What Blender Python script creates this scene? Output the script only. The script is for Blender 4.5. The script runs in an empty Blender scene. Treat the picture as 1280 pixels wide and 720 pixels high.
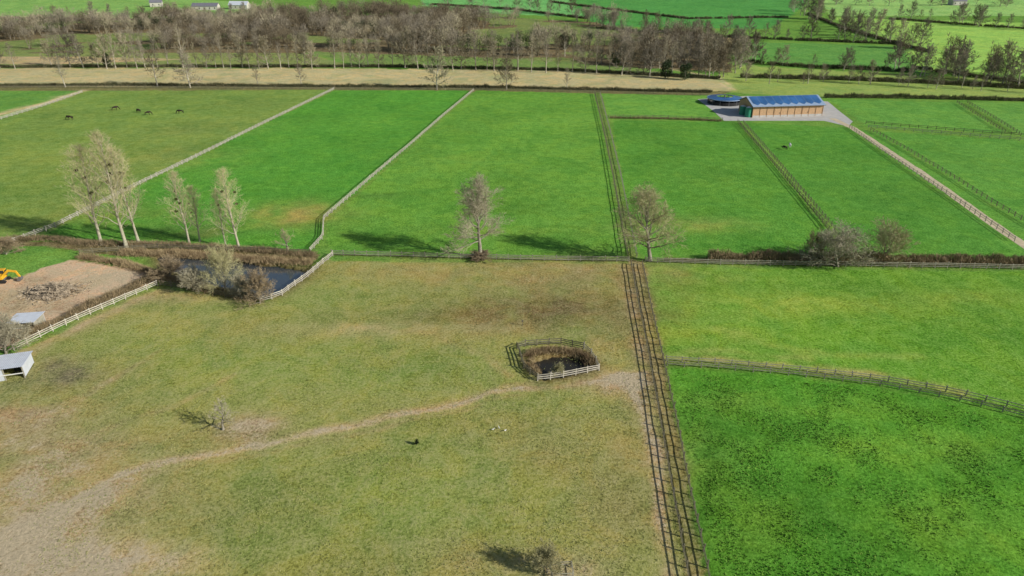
import bpy, bmesh, math, random
import numpy as np
from mathutils import Vector, Matrix, Euler
random.seed(11); NR=np.random.RandomState(5)
C=bpy.context.scene.collection
PI=math.pi
CH=60.0; P=math.radians(26.2); F=853.333
cp,sp_=math.cos(P),math.sin(P)
K=1.74
# ------------------------------------------------------------ helpers
def lin(c): 
    c=c/255.0
    return c/12.92 if c<=0.04045 else ((c+0.055)/1.055)**2.4
def col(r,g,b,k=None):
    k=K if k is None else k
    return (lin(r*1.04)*k,lin(g)*k,lin(b*1.06)*k)
def hz(y):
    d=np.maximum(np.asarray(y,dtype=float)-420,0)
    return np.where(d<900,5e-5*d*d,40.5+0.02*(d-900))
def G(px,py):
    dx=(px-640)/F; dv=(py-360)/F
    d=(dx,cp-dv*sp_,-sp_-dv*cp)
    if d[2]>-0.012: d=(d[0],d[1],-0.012)
    t=CH/-d[2]
    if d[1]*t>420:
        lo=420/d[1]; hi=t
        for _ in range(40):
            m=(lo+hi)/2
            if CH+m*d[2]>float(hz(m*d[1])): lo=m
            else: hi=m
        t=lo
    return Vector((d[0]*t,d[1]*t,float(hz(d[1]*t))))
def HT(px,yb,yt):
    g=G(px,yb); v=(yt-360)/F
    k=g.y*(v*cp+sp_)/(cp-v*sp_)
    return CH-k-g.z
def PPM(px,py):
    g=G(px,py); return F/(g.y*cp+(CH-g.z)*sp_)
class MB:
    def __init__(s): s.v=[]; s.f=[]
    def quad(s,*p):
        n=len(s.v); s.v+= [tuple(q) for q in p]; s.f.append(tuple(range(n,n+len(p))))
    def box(s,c,size,rz=0):
        n=len(s.v); cs,sn=math.cos(rz),math.sin(rz)
        for z in (-.5,.5):
            for x,y in ((-.5,-.5),(.5,-.5),(.5,.5),(-.5,.5)):
                X,Y=x*size[0],y*size[1]
                s.v.append((c[0]+X*cs-Y*sn,c[1]+X*sn+Y*cs,c[2]+z*size[2]))
        s.f+=[(n+3,n+2,n+1,n),(n+4,n+5,n+6,n+7)]
        for i in range(4):
            j=(i+1)%4; s.f.append((n+i,n+j,n+4+j,n+4+i))
    def beam(s,a,b,w,h):
        a=Vector(a);b=Vector(b); d=(b-a).normalized()
        side=d.cross(Vector((0,0,1)))
        if side.length<.05: side=Vector((1,0,0))
        side.normalize(); up=side.cross(d).normalized()
        n=len(s.v)
        for p in (a,b):
            for x,y in ((-.5,-.5),(.5,-.5),(.5,.5),(-.5,.5)):
                s.v.append(tuple(p+side*x*w+up*y*h))
        s.f+=[(n,n+1,n+2,n+3),(n+7,n+6,n+5,n+4)]
        for i in range(4):
            j=(i+1)%4; s.f.append((n+j,n+i,n+4+i,n+4+j))
    def ribbon_rail(s,pts,w,h):
        n0=len(s.v); n=len(pts)
        for i,p in enumerate(pts):
            d=(pts[min(i+1,n-1)]-pts[max(i-1,0)]); side=d.cross(Vector((0,0,1))).normalized()
            for x,y in ((-.5,-.5),(.5,-.5),(.5,.5),(-.5,.5)): s.v.append(tuple(p+side*x*w+Vector((0,0,y*h))))
        for i in range(n-1):
            for k in range(4):
                k2=(k+1)%4; s.f.append((n0+i*4+k2,n0+i*4+k,n0+i*4+4+k,n0+i*4+4+k2))
    def tube(s,pts,rad,sides=5,cap=False):
        n0=len(s.v); n=len(pts)
        for i,p in enumerate(pts):
            d=(pts[min(i+1,n-1)]-pts[max(i-1,0)])
            if d.length<1e-6: d=Vector((0,0,1))
            d.normalize()
            a=d.cross(Vector((0.31,.95,.05))); 
            if a.length<.05: a=d.cross(Vector((1,0,0)))
            a.normalize(); b=d.cross(a)
            for k in range(sides):
                t=2*PI*k/sides
                s.v.append(tuple(p+(a*math.cos(t)+b*math.sin(t))*rad[i]))
        for i in range(n-1):
            for k in range(sides):
                k2=(k+1)%sides
                s.f.append((n0+i*sides+k,n0+i*sides+k2,n0+(i+1)*sides+k2,n0+(i+1)*sides+k))
        if cap:
            s.f.append(tuple(n0+k for k in range(sides))[::-1]); s.f.append(tuple(n0+(n-1)*sides+k for k in range(sides)))
    def blade(s,a,d,L,w,rn):
        side=d.cross(Vector((rn.uniform(-1,1),rn.uniform(-1,1),rn.uniform(-1,1))))
        if side.length<.01: side=Vector((1,0,0))
        side=side.normalized()*w*.5
        n=len(s.v); s.v+=[tuple(a-side),tuple(a+side),tuple(a+d*L)]; s.f.append((n,n+1,n+2))
    def lathe(s,prof,n=24,c=(0,0,0)):
        n0=len(s.v)
        for r,z in prof:
            for k in range(n):
                t=2*PI*k/n; s.v.append((c[0]+r*math.cos(t),c[1]+r*math.sin(t),c[2]+z))
        for i in range(len(prof)-1):
            for k in range(n):
                k2=(k+1)%n; s.f.append((n0+i*n+k,n0+i*n+k2,n0+(i+1)*n+k2,n0+(i+1)*n+k))
    def mesh(s,name,mat,smooth=False):
        me=bpy.data.meshes.new(name); me.from_pydata(s.v,[],s.f); me.update()
        if mat: me.materials.append(mat)
        if smooth:
            me.polygons.foreach_set('use_smooth',[True]*len(me.polygons))
        return me
    def build(s,name,mat,parent=None,smooth=False):
        o=bpy.data.objects.new(name,s.mesh(name,mat,smooth)); C.objects.link(o)
        if parent: o.parent=parent
        return o
def tag(o,label=None,cat=None,group=None,kind=None):
    if label: o['label']=label
    if cat:o['category']=cat
    if group:o['group']=group
    if kind:o['kind']=kind
    return o
def empty(name,loc,rz=0):
    o=bpy.data.objects.new(name,None); C.objects.link(o); o.location=loc; o.rotation_euler=(0,0,rz); o.empty_display_size=.5
    return o
def dup(root,loc,rz,sc=1,label=None,group=None):
    r=root.copy(); C.objects.link(r); r.location=loc; r.rotation_euler=(0,0,rz)
    r.scale=sc if hasattr(sc,'__len__') else (sc,sc,sc)
    if label:r['label']=label
    if group:r['group']=group
    elif 'group' in r: del r['group']
    for ch in list(root.children):
        c=ch.copy(); C.objects.link(c); c.parent=r
        for g in ch.children:
            d=g.copy(); C.objects.link(d); d.parent=c
    return r
def tri_mesh(name,V,T,mat,parent=None):
    me=bpy.data.meshes.new(name); n=len(V); m=len(T)
    me.vertices.add(n); me.vertices.foreach_set('co',V.astype(np.float32).ravel())
    me.loops.add(m*3); me.loops.foreach_set('vertex_index',T.astype(np.int32).ravel())
    me.polygons.add(m); me.polygons.foreach_set('loop_start',np.arange(0,m*3,3,dtype=np.int32))
    me.update(calc_edges=True)
    me.materials.append(mat)
    o=bpy.data.objects.new(name,me); C.objects.link(o)
    if parent:o.parent=parent
    return o
def blades(base,dirs,L,w,rs=None):
    rs=rs or NR
    N=len(base); r=rs.normal(size=(N,3)); s=np.cross(dirs,r); s/=np.linalg.norm(s,axis=1)[:,None]+1e-9
    s*=(w*.5)[:,None]
    V=np.empty((N,3,3)); V[:,0]=base-s; V[:,1]=base+s; V[:,2]=base+dirs*L[:,None]
    return V.reshape(-1,3), np.arange(N*3).reshape(-1,3)
# ------------------------------------------------------------ noise
def vnoise(x,y,seed):
    xi=np.floor(x); yi=np.floor(y); fx=x-xi; fy=y-yi
    fx=fx*fx*(3-2*fx); fy=fy*fy*(3-2*fy)
    def h(a,b):
        v=np.sin(a*127.1+b*311.7+seed*74.7)*43758.5453
        return v-np.floor(v)
    return (h(xi,yi)*(1-fx)+h(xi+1,yi)*fx)*(1-fy)+(h(xi,yi+1)*(1-fx)+h(xi+1,yi+1)*fx)*fy
def fbm(x,y,s,seed,o=4):
    t=0;a=.5;tot=0
    for i in range(o):
        t=t+a*vnoise(x/s,y/s,seed+i); tot+=a; a*=.55; s=s/2.1
    return t/tot
def inpoly(X,Y,poly):
    ins=np.zeros(X.shape,bool); n=len(poly)
    for i in range(n):
        x1,y1=poly[i][0],poly[i][1]; x2,y2=poly[(i+1)%n][0],poly[(i+1)%n][1]
        if abs(y1-y2)<1e-9: continue
        c=((y1>Y)!=(y2>Y))&(X<(x2-x1)*(Y-y1)/(y2-y1)+x1)
        ins^=c
    return ins
def dist(X,Y,pts):
    D=np.full(X.shape,1e9)
    for a,b in zip(pts[:-1],pts[1:]):
        dx,dy=b[0]-a[0],b[1]-a[1]; l=dx*dx+dy*dy+1e-9
        t=np.clip(((X-a[0])*dx+(Y-a[1])*dy)/l,0,1)
        D=np.minimum(D,np.hypot(X-a[0]-t*dx,Y-a[1]-t*dy))
    return D
def W(pts): return [G(*p) for p in pts]
# ------------------------------------------------------------ materials
def newmat(name):
    m=bpy.data.materials.new(name); m.use_nodes=True; nt=m.node_tree
    return m,nt,nt.nodes['Principled BSDF']
def mat(name,c,rough=.8,var=.3,scale=2.0,c2=None,metal=0,bump=0,rand=0,spec=.3,k=1.0):
    m,nt,b=newmat(name); c=tuple(x*k for x in c)
    c2=c2 or tuple(x*(1-var) for x in c)
    tc=nt.nodes.new('ShaderNodeTexCoord'); n=nt.nodes.new('ShaderNodeTexNoise')
    n.inputs['Scale'].default_value=scale; n.inputs['Detail'].default_value=6; n.inputs['Roughness'].default_value=.65
    nt.links.new(tc.outputs['Object'],n.inputs['Vector'])
    r=nt.nodes.new('ShaderNodeValToRGB'); r.color_ramp.elements[0].position=.35; r.color_ramp.elements[1].position=.65
    r.color_ramp.elements[0].color=(*c2,1); r.color_ramp.elements[1].color=(*c,1)
    nt.links.new(n.outputs['Fac'],r.inputs['Fac'])
    out=r.outputs['Color']
    if rand:
        oi=nt.nodes.new('ShaderNodeObjectInfo'); mr=nt.nodes.new('ShaderNodeMapRange')
        mr.inputs['To Min'].default_value=1-rand; mr.inputs['To Max'].default_value=1+rand
        nt.links.new(oi.outputs['Random'],mr.inputs['Value'])
        vm=nt.nodes.new('ShaderNodeVectorMath'); vm.operation='SCALE'
        nt.links.new(out,vm.inputs[0]); nt.links.new(mr.outputs['Result'],vm.inputs['Scale']); out=vm.outputs['Vector']
    nt.links.new(out,b.inputs['Base Color'])
    b.inputs['Roughness'].default_value=rough; b.inputs['Metallic'].default_value=metal; b.inputs['Specular IOR Level'].default_value=spec
    return m
M={}
M['wood_pale']=mat('weathered_pale_wood',(.58,.54,.45),.85,.45,1.5,rand=.15)
M['wood_grey']=mat('weathered_grey_wood',(.38,.36,.28),.85,.4,1.5,rand=.15)
M['wood_brown']=mat('brown_wood',(.23,.21,.14),.85,.4,1.5,rand=.2)
M['bark_pop']=mat('poplar_bark',(.48,.45,.32),.9,.4,3,rand=.1)
M['twig_pop']=mat('poplar_twigs',(.60,.54,.30),.9,.3,.6,rand=.12)
M['bark_oak']=mat('grey_bark',(.34,.31,.24),.9,.45,3,rand=.1)
M['twig_oak']=mat('grey_twigs',(.46,.42,.29),.9,.3,.5,rand=.1)
M['twig_grn']=mat('lichen_twigs',(.48,.45,.24),.9,.3,.5,rand=.1)
M['twig_scrub']=mat('scrub_twigs',(.36,.28,.17),.9,.4,.5,rand=.1)
M['bark_far']=mat('far_bark',(.46,.42,.33),.9,.4,1,rand=.3)
M['twig_brown']=mat('brown_twigs',(.20,.165,.105),.9,.45,.25,rand=.3)
M['twig_mauve']=mat('grey_brown_twigs',(.29,.255,.19),.9,.4,.25,rand=.3)
M['twig_tan']=mat('tan_twigs',(.37,.33,.22),.9,.4,.25,rand=.3)
M['leaf_dark']=mat('evergreen_leaves',(.045,.075,.025),.8,.5,1.5,rand=.3)
M['mistletoe']=mat('mistletoe_leaves',(.10,.11,.03),.8,.4,4)
M['hedge']=mat('hedge_twigs',(.36,.27,.16),.95,.5,.6,c2=(.16,.13,.065))
M['hedge_far']=mat('far_hedge_twigs',(.15,.14,.075),.95,.5,.2,c2=(.07,.08,.035))
M['reed']=mat('dead_reeds',(.46,.36,.20),.95,.5,.5,c2=(.19,.13,.07))
M['verge']=mat('verge_grass',(.22,.21,.08),.95,.5,.5,c2=(.11,.11,.04))
M['tuft']=mat('olive_tufts',(.36,.35,.14),.9,.5,.35,c2=(.16,.21,.05))
M['tuftg']=mat('green_tufts',(.18,.33,.04),.9,.5,.3,c2=(.05,.13,.012))
M['metal']=mat('grey_sheet_metal',(.66,.70,.76),.45,.15,1,metal=.1)
M['concrete']=mat('pale_concrete',(.52,.51,.48),.9,.2,.4)
M['track']=mat('pale_gravel_track',(.64,.54,.36),.95,.3,.6)
M['clad']=mat('larch_cladding',(.56,.36,.20),.8,.2,1.2)
M['clad2']=mat('larch_door',(.46,.29,.16),.8,.25,1.2)
M['dark']=mat('dark_interior',(.03,.03,.03),.9,.2,1)
M['roofgrey']=mat('pale_grey_roof',(.30,.40,.55),.5,.15,1)
M['solar']=mat('blue_panel',(.05,.16,.38),.3,.4,.25,spec=.6)
M['white']=mat('white_paint',(.75,.75,.73),.6,.1,2)
M['green']=mat('green_plastic',(.04,.30,.17),.5,.2,2)
M['yellow']=mat('yellow_paint',(.78,.45,.03),.5,.2,2)
M['rubber']=mat('dark_track_rubber',(.03,.03,.03),.8,.3,4)
M['glass']=mat('dark_glass',(.03,.04,.05),.1,.2,1,spec=.6)
M['steel']=mat('steel',(.25,.25,.26),.5,.2,2,metal=.6)
M['horse_dark']=mat('dark_bay_coat',(.045,.028,.02),.7,.4,2,rand=.3)
M['horse_grey']=mat('white_grey_coat',(.6,.6,.6),.7,.2,2)
M['hair']=mat('dark_mane_hair',(.015,.012,.01),.8,.3,5)
M['feather']=mat('white_feathers',(.8,.8,.78),.7,.1,3)
M['slate']=mat('slate_roof',(.2,.2,.23),.6,.3,1)
M['render']=mat('pale_render',(.6,.57,.5),.8,.2,1)
M['log']=mat('silvery_dead_wood',(.56,.46,.33),.9,.7,.9)
def ground_mat():
    m,nt,b=newmat('meadow_ground'); N=nt.nodes; Lk=nt.links
    ca=N.new('ShaderNodeAttribute'); ca.attribute_name='fieldcol'
    ma=N.new('ShaderNodeAttribute'); ma.attribute_name='mask'
    sx=N.new('ShaderNodeSeparateColor'); Lk.new(ma.outputs['Color'],sx.inputs[0])
    geo=N.new('ShaderNodeNewGeometry')
    def noi(s,d,r,dist=0):
        n=N.new('ShaderNodeTexNoise'); n.inputs['Scale'].default_value=s; n.inputs['Detail'].default_value=d; n.inputs['Roughness'].default_value=r; n.inputs['Distortion'].default_value=dist
        Lk.new(geo.outputs['Position'],n.inputs['Vector']); return n.outputs['Fac']
    def mth(op,a,b_=None,c=None,clamp=False):
        x=N.new('ShaderNodeMath'); x.operation=op; x.use_clamp=clamp
        for i,v in enumerate((a,b_,c)):
            if v is None: continue
            if isinstance(v,(int,float)): x.inputs[i].default_value=v
            else: Lk.new(v,x.inputs[i])
        return x.outputs[0]
    def mr(v,a,c,d=0,e=1):
        x=N.new('ShaderNodeMapRange'); x.interpolation_type='SMOOTHSTEP'
        Lk.new(v,x.inputs['Value']); x.inputs['From Min'].default_value=a; x.inputs['From Max'].default_value=c
        x.inputs['To Min'].default_value=d; x.inputs['To Max'].default_value=e; return x.outputs['Result']
    nA=noi(.03,4,.6,.5); nB=noi(.4,8,.75); nC=noi(2.2,6,.8); nD=noi(.12,6,.68,.8); nE=noi(.055,7,.7,.6)
    val=mth('MULTIPLY_ADD',nA,.5,.75)
    val=mth('ADD',val,mth('MULTIPLY_ADD',nB,1.5,-.75))
    val=mth('ADD',val,mth('MULTIPLY_ADD',nC,3.6,-1.8))
    val=mth('MAXIMUM',val,.2)
    vs=N.new('ShaderNodeVectorMath'); vs.operation='SCALE'; Lk.new(ca.outputs['Color'],vs.inputs[0]); Lk.new(val,vs.inputs['Scale'])
    hs=N.new('ShaderNodeMix'); hs.data_type='RGBA'; hs.blend_type='MULTIPLY'
    Lk.new(mr(nD,.43,.6),hs.inputs['Factor']); Lk.new(vs.outputs['Vector'],hs.inputs['A']); hs.inputs['B'].default_value=(1.2,1.06,.95,1)
    hs2=N.new('ShaderNodeMix'); hs2.data_type='RGBA'; hs2.blend_type='MULTIPLY'
    Lk.new(mr(nE,.46,.62),hs2.inputs['Factor']); Lk.new(hs.outputs['Result'],hs2.inputs['A']); hs2.inputs['B'].default_value=(.78,.88,.8,1)
    sp=mth('MULTIPLY',mr(mth('ADD',mth('MULTIPLY',nC,.6),mth('MULTIPLY',nB,.4)),.47,.57),sx.outputs['Green'])
    m1=N.new('ShaderNodeMix'); m1.data_type='RGBA'; Lk.new(sp,m1.inputs['Factor']); Lk.new(hs2.outputs['Result'],m1.inputs['A']); m1.inputs['B'].default_value=(.37,.32,.17,1)
    df=mth('ADD',sx.outputs['Red'],mth('ADD',mth('MULTIPLY_ADD',nB,1.4,-.7),mth('MULTIPLY_ADD',nC,1.3,-.65)))
    dfm=mr(df,.36,.82)
    dv=N.new('ShaderNodeVectorMath'); dv.operation='SCALE'; dv.inputs[0].default_value=(.52,.43,.28); Lk.new(mth('MULTIPLY_ADD',nC,1.6,.2),dv.inputs['Scale'])
    m2=N.new('ShaderNodeMix'); m2.data_type='RGBA'; Lk.new(dfm,m2.inputs['Factor']); Lk.new(m1.outputs['Result'],m2.inputs['A']); Lk.new(dv.outputs['Vector'],m2.inputs['B'])
    Lk.new(m2.outputs['Result'],b.inputs['Base Color']); b.inputs['Roughness'].default_value=.95; b.inputs['Specular IOR Level'].default_value=.1
    bp=N.new('ShaderNodeBump'); bp.inputs['Strength'].default_value=.6; bp.inputs['Distance'].default_value=.3
    Lk.new(mth('ADD',mth('MULTIPLY',nB,1.5),nC),bp.inputs['Height']); Lk.new(bp.outputs['Normal'],b.inputs['Normal'])
    return m
def water_mat(name,c,ior,spec):
    m,nt,b=newmat(name); b.inputs['Base Color'].default_value=(*c,1); b.inputs['Roughness'].default_value=.06
    b.inputs['IOR'].default_value=ior; b.inputs['Specular IOR Level'].default_value=spec
    n=nt.nodes.new('ShaderNodeTexNoise'); n.inputs['Scale'].default_value=1.5; n.inputs['Detail'].default_value=4
    g=nt.nodes.new('ShaderNodeNewGeometry'); nt.links.new(g.outputs['Position'],n.inputs['Vector'])
    bp=nt.nodes.new('ShaderNodeBump'); bp.inputs['Strength'].default_value=.12; bp.inputs['Distance'].default_value=.1
    nt.links.new(n.outputs['Fac'],bp.inputs['Height']); nt.links.new(bp.outputs['Normal'],b.inputs['Normal'])
    return m
M['water']=water_mat('pond_water',(.05,.065,.075),1.8,1.0)
M['water2']=water_mat('dark_pond_water',(.03,.028,.022),1.33,.5)
# ------------------------------------------------------------ fences
FPATHS=[]
_pm={}
R3=(.42,.78,1.14); R2=(.6,1.1)
def post_mesh(mk):
    if mk not in _pm:
        b=MB(); b.box((0,0,.65),(.15,.15,1.35)); b.quad((-.075,-.075,1.325),(.075,-.075,1.325),(0,0,1.38)); b.quad((.075,-.075,1.325),(.075,.075,1.325),(0,0,1.38))
        b.quad((.075,.075,1.325),(-.075,.075,1.325),(0,0,1.38)); b.quad((-.075,.075,1.325),(-.075,-.075,1.325),(0,0,1.38))
        _pm[mk]=b.mesh('post',M[mk])
    return _pm[mk]
def fence(label,pts,spacing=2.6,mk='wood_pale',rails=R3,name='paddock_fence',hs=1.0,bh=.14,jit=.03):
    wp=W(pts)
    L=[0]
    for a,b in zip(wp[:-1],wp[1:]): L.append(L[-1]+(b-a).length)
    n=int(L[-1]/spacing); n=max(1,min(n,99)); 
    pos=[]
    for i in range(n+1):
        s=L[-1]*i/n
        j=0
        while j<len(L)-2 and L[j+1]<s: j+=1
        t=(s-L[j])/max(L[j+1]-L[j],1e-6); p=wp[j].lerp(wp[j+1],t)
        p=p+Vector((random.gauss(0,jit),random.gauss(0,jit),0)); p.z=float(hz(p.y)); pos.append(p)
    root=empty(name,pos[0]); tag(root,label,'fence')
    pm=post_mesh(mk); o0=pos[0]
    for i,p in enumerate(pos):
        d=(pos[min(i+1,n)]-pos[max(i-1,0)])
        o=bpy.data.objects.new('post',pm); C.objects.link(o); o.parent=root; o.location=p-o0
        o.rotation_euler=(random.gauss(0,.04),random.gauss(0,.04),math.atan2(d.y,d.x)); o.scale=(1,1,hs*random.uniform(.92,1.08))
    for r in rails:
        b=MB(); q=[]
        for i in range(n+1):
            d=(pos[min(i+1,n)]-pos[max(i-1,0)]); side=d.cross(Vector((0,0,1))).normalized()*.10
            q.append(pos[i]-o0+side+Vector((0,0,r*hs+random.gauss(0,.025))))
        b.ribbon_rail(q,.05,bh); b.build('rail',M[mk],root)
    FPATHS.append(wp)
    return root
fence('long pale rail fence running diagonally from behind the poplars up to the far boundary',[(-60,330),(0,310),(70,284),(185,226),(250,195),(330,155),(418,112)])
fence('pale rail fence running from top centre to the large pond, bending at its lower end',[(592,114),(555,145),(512,183),(460,227),(405,275),(404,298),(388,316)])
fence('brown rail fence forming the left side of the narrow lane between two central far paddocks',[(743,117),(756,170),(768,230),(785,322)],mk='wood_brown',rails=R2,bh=.11)
fence('brown rail fence forming the right side of the narrow lane between two central far paddocks',[(750,117),(764,170),(778,230),(796,322)],mk='wood_grey',rails=R2,bh=.11)
fence('dark rail fence, left one of the pair running from the barn yard to the hedge',[(922,153),(962,200),(1000,245),(1036,288)],mk='wood_brown',rails=R2,bh=.11)
fence('dark rail fence, right one of the pair running from the barn yard to the hedge',[(929,154),(969,200),(1007,245),(1043,288)],mk='wood_brown',rails=R2,bh=.11)
fence('short fence closing the small paddock to the left of the barn yard',[(760,147),(830,148),(903,151)],mk='wood_brown',spacing=3,rails=R2)
fence('rail fence beside the left edge of the pale gravel track',[(1062,160),(1100,188),(1160,228),(1210,262),(1268,302)],mk='wood_grey',rails=R2,bh=.11)
fence('rail fence beside the right edge of the pale gravel track',[(1088,163),(1130,186),(1190,222),(1240,254),(1300,290)],mk='wood_brown',rails=R2,bh=.11)
fence('nearer fence of two crossing the far right paddocks from the track',[(1085,160),(1180,168),(1300,178)],spacing=3,rails=R2)
fence('farther fence of two crossing the far right paddocks from the track',[(1082,155),(1180,163),(1300,172)],mk='wood_brown',spacing=3,rails=R2)
fence('short diagonal dark fence in the far right paddocks, left of its twin',[(1196,129),(1225,147),(1256,166)],mk='wood_brown',spacing=3,rails=R2,bh=.11)
fence('short diagonal dark fence in the far right paddocks, right of its twin',[(1209,129),(1240,147),(1274,168)],mk='wood_brown',spacing=3,rails=R2,bh=.11)
fence('long low boundary fence between the left far paddocks and the straw coloured strip',[(-160,111),(100,110),(400,112),(592,113)],mk='wood_brown',spacing=4)
fence('boundary fence behind the far central paddock, left of the barn yard',[(592,113),(744,116),(885,120)],mk='wood_brown',spacing=3.5)
fence('pale fence at the top left slanting up to the boundary beside a worn path',[(-40,165),(0,150),(55,133),(103,116)],spacing=3)
fence('rail fence crossing mid picture at the foot of the tall lone tree',[(415,319),(500,321),(600,324),(700,326),(786,327)],mk='wood_grey')
fence('rail fence in front of the brown hedge on the right',[(806,328),(900,331),(1040,333),(1180,335),(1330,338)],mk='wood_grey')
fence('weathered fence on the left side of the long brown lane down the foreground',[(789,331),(800,390),(812,450),(826,530),(842,620),(860,720),(880,830)],mk='wood_brown',spacing=2.2,rails=R2,bh=.11,hs=.9)
fence('weathered fence on the right side of the long brown lane down the foreground',[(803,331),(815,390),(829,450),(846,530),(864,620),(886,720),(908,830)],mk='wood_brown',spacing=2.2,rails=R2,bh=.11,hs=.9)
fence('curving fence between the two bright green right fields, farther of the pair',[(832,451),(900,455),(1000,464),(1100,475),(1200,493),(1290,516),(1400,550)],mk='wood_grey',rails=R2,bh=.11,hs=.8)
fence('curving fence between the two bright green right fields, nearer of the pair',[(834,457),(900,461),(1000,470),(1100,482),(1200,501),(1290,525),(1400,560)],mk='wood_grey',rails=R2,bh=.11,hs=.8)
fence('clean pale rail fence between the brown field and the bare soil plot',[(18,438),(75,410),(125,388),(197,357)],spacing=2.2)
fence('pale rail fence along the near right side of the large pond',[(326,378),(350,371),(385,346),(416,320)],spacing=2.2)
fence('dark low fence along the near left bank of the large pond',[(200,357),(240,362),(285,372),(326,378)],mk='wood_brown',spacing=2.4)
fence('dark fence behind the large pond below the poplars',[(100,318),(190,311),(290,314),(388,318)],mk='wood_brown',spacing=2.6)
fence('pale fence running in front of the small round pond',[(672,476),(700,473),(725,468),(749,463)],spacing=2)
fence('dark fence around the back and left side of the small round pond',[(672,476),(655,463),(646,434),(668,432),(700,430),(730,436)],mk='wood_brown',spacing=2)
fence('grey fence at the right corner of the small round pond',[(730,436),(742,448),(749,463)],mk='wood_grey',spacing=2)
# ------------------------------------------------------------ trees
def interp(pts,t):
    x=t*(len(pts)-1); i=min(int(x),len(pts)-2); return pts[i].lerp(pts[i+1],x-i)
def grow(p,d,L,n,wob,up,rn):
    pts=[p.copy()]; p=p.copy(); d=d.copy()
    for i in range(n):
        d=(d+Vector((rn.gauss(0,wob),rn.gauss(0,wob),rn.gauss(0,wob)+up))).normalized()
        p=p+d*(L/n); pts.append(p.copy())
    return pts,d
def cone(d,ang,az):
    a=d.orthogonal().normalized(); b=d.cross(a)
    return (d*math.cos(ang)+(a*math.cos(az)+b*math.sin(az))*math.sin(ang)).normalized()
def gen_tree(seed,H,s,name,mb,mt):
    rn=random.Random(seed); T=MB(); X=MB(); r0=s['r']*H; n=9
    p=Vector((0,0,-.02*H)); d=Vector((0,0,1)); pts=[p.copy()]
    for i in range(n):
        d=(d+Vector((rn.gauss(0,s['wob']),rn.gauss(0,s['wob']),.1))).normalized(); p=p+d*(H*s['trunk']/n); pts.append(p.copy())
    T.tube(pts,[max(r0*(1-i/n)**.9,.002*H)*(1.35 if i==0 else 1) for i in range(n+1)],7)
    nl=s['nl']; w=s.get('w',.03)*min(1,H/8+.3)
    for k in range(nl):
        t=s['start']+(1-s['start'])*((k+rn.random()*.8)/nl)**s.get('pw',1)
        base=interp(pts,t); az=k*2.4+rn.uniform(-.5,.5); q=(t-s['start'])/(1-s['start'])
        ang=s['a0']+(s['a1']-s['a0'])*q+rn.uniform(-.12,.12)
        L=H*s['len'](q)*rn.uniform(.85,1.1)
        dr=Vector((math.sin(ang)*math.cos(az),math.sin(ang)*math.sin(az),math.cos(ang)))
        lp,_=grow(base,dr,L,6,s.get('lw',.16),s['up'],rn)
        rad=max(r0*s.get('lr',.42)*(1-.65*t),.0025*H)
        T.tube(lp,[max(rad*(1-i/6.5),.001*H) for i in range(7)],4)
        n2=s['n2']
        for j in range(n2):
            u=.15+.83*(j+rn.random())/n2
            b=interp(lp,u); dd=(interp(lp,min(u+.1,1))-interp(lp,max(u-.1,0))).normalized()
            d2=cone(dd,rn.uniform(.45,1.0),rn.uniform(0,6.28)); L2=L*s.get('l2',.42)*(1.15-.6*u)*rn.uniform(.7,1.2)
            p2,_=grow(b,d2,L2,4,.18,s['up'],rn)
            r2=max(rad*.35*(1.1-u),w*.5); X.tube(p2,[r2,r2*.8,r2*.6,r2*.4,r2*.2],3)
            for m in range(s['n3']):
                v=.15+.85*(m+rn.random())/s['n3']; b3=interp(p2,v)
                d3=cone((p2[-1]-p2[0]).normalized(),rn.uniform(.4,1.0),rn.uniform(0,6.28)); d3=(d3+Vector((0,0,s['up']*2))).normalized()
                L3=max(L2*.5*(1.2-.6*v),.045*H)*rn.uniform(.7,1.2)
                X.blade(b3,d3,L3,w*1.3,rn)
                for q4 in range(s['n4']):
                    b4=b3+d3*L3*rn.uniform(.2,.95)
                    X.blade(b4,cone(d3,rn.uniform(.3,.9),rn.uniform(0,6.28)),L3*rn.uniform(.4,.8),w,rn)
    root=empty(name,(0,0,0)); T.build('trunk',M[mb],root,True); X.build('crown',M[mt],root)
    A_=np.array(X.v); hh=float(np.percentile(A_[:,2],99.3)); ww=2*float(np.percentile(np.hypot(A_[:,0],A_[:,1]),93))
    return root,hh,ww
SP={}
SP['poplar']=dict(r=.013,wob=.025,trunk=.97,nl=32,start=.2,a0=.65,a1=.3,len=lambda q:.30*(1-q)**.6+.05,up=.12,n2=8,n3=5,n4=3,w=.028,l2=.42,lr=.36)
SP['oak']=dict(r=.026,wob=.05,trunk=.72,nl=26,start=.26,a0=1.3,a1=.2,len=lambda q:.34+.12*q-.18*q*q,up=.04,n2=12,n3=8,n4=7,w=.034,lw=.2,lr=.5,l2=.5)
SP['ash']=dict(r=.022,wob=.04,trunk=.78,nl=26,start=.26,a0=1.2,a1=.2,len=lambda q:.30+.10*q-.16*q*q,up=.05,n2=12,n3=8,n4=7,w=.034,lw=.18,lr=.45,l2=.5)
SP['thicket']=dict(r=.02,wob=.1,trunk=.5,nl=26,start=.04,a0=1.1,a1=.2,len=lambda q:.58-.12*q,up=.07,n2=10,n3=7,n4=6,w=.034,lw=.18,lr=.45,l2=.46)
SP['small']=dict(r=.035,wob=.1,trunk=.6,nl=15,start=.3,a0=1.2,a1=.3,len=lambda q:.42-.1*q,up=.05,n2=6,n3=5,n4=4,w=.035,lr=.5)
SP['far']=dict(r=.017,wob=.04,trunk=.85,nl=15,start=.24,a0=1.1,a1=.3,len=lambda q:.36-.12*q,up=.07,n2=7,n3=4,n4=3,w=.09,lr=.4)
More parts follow.
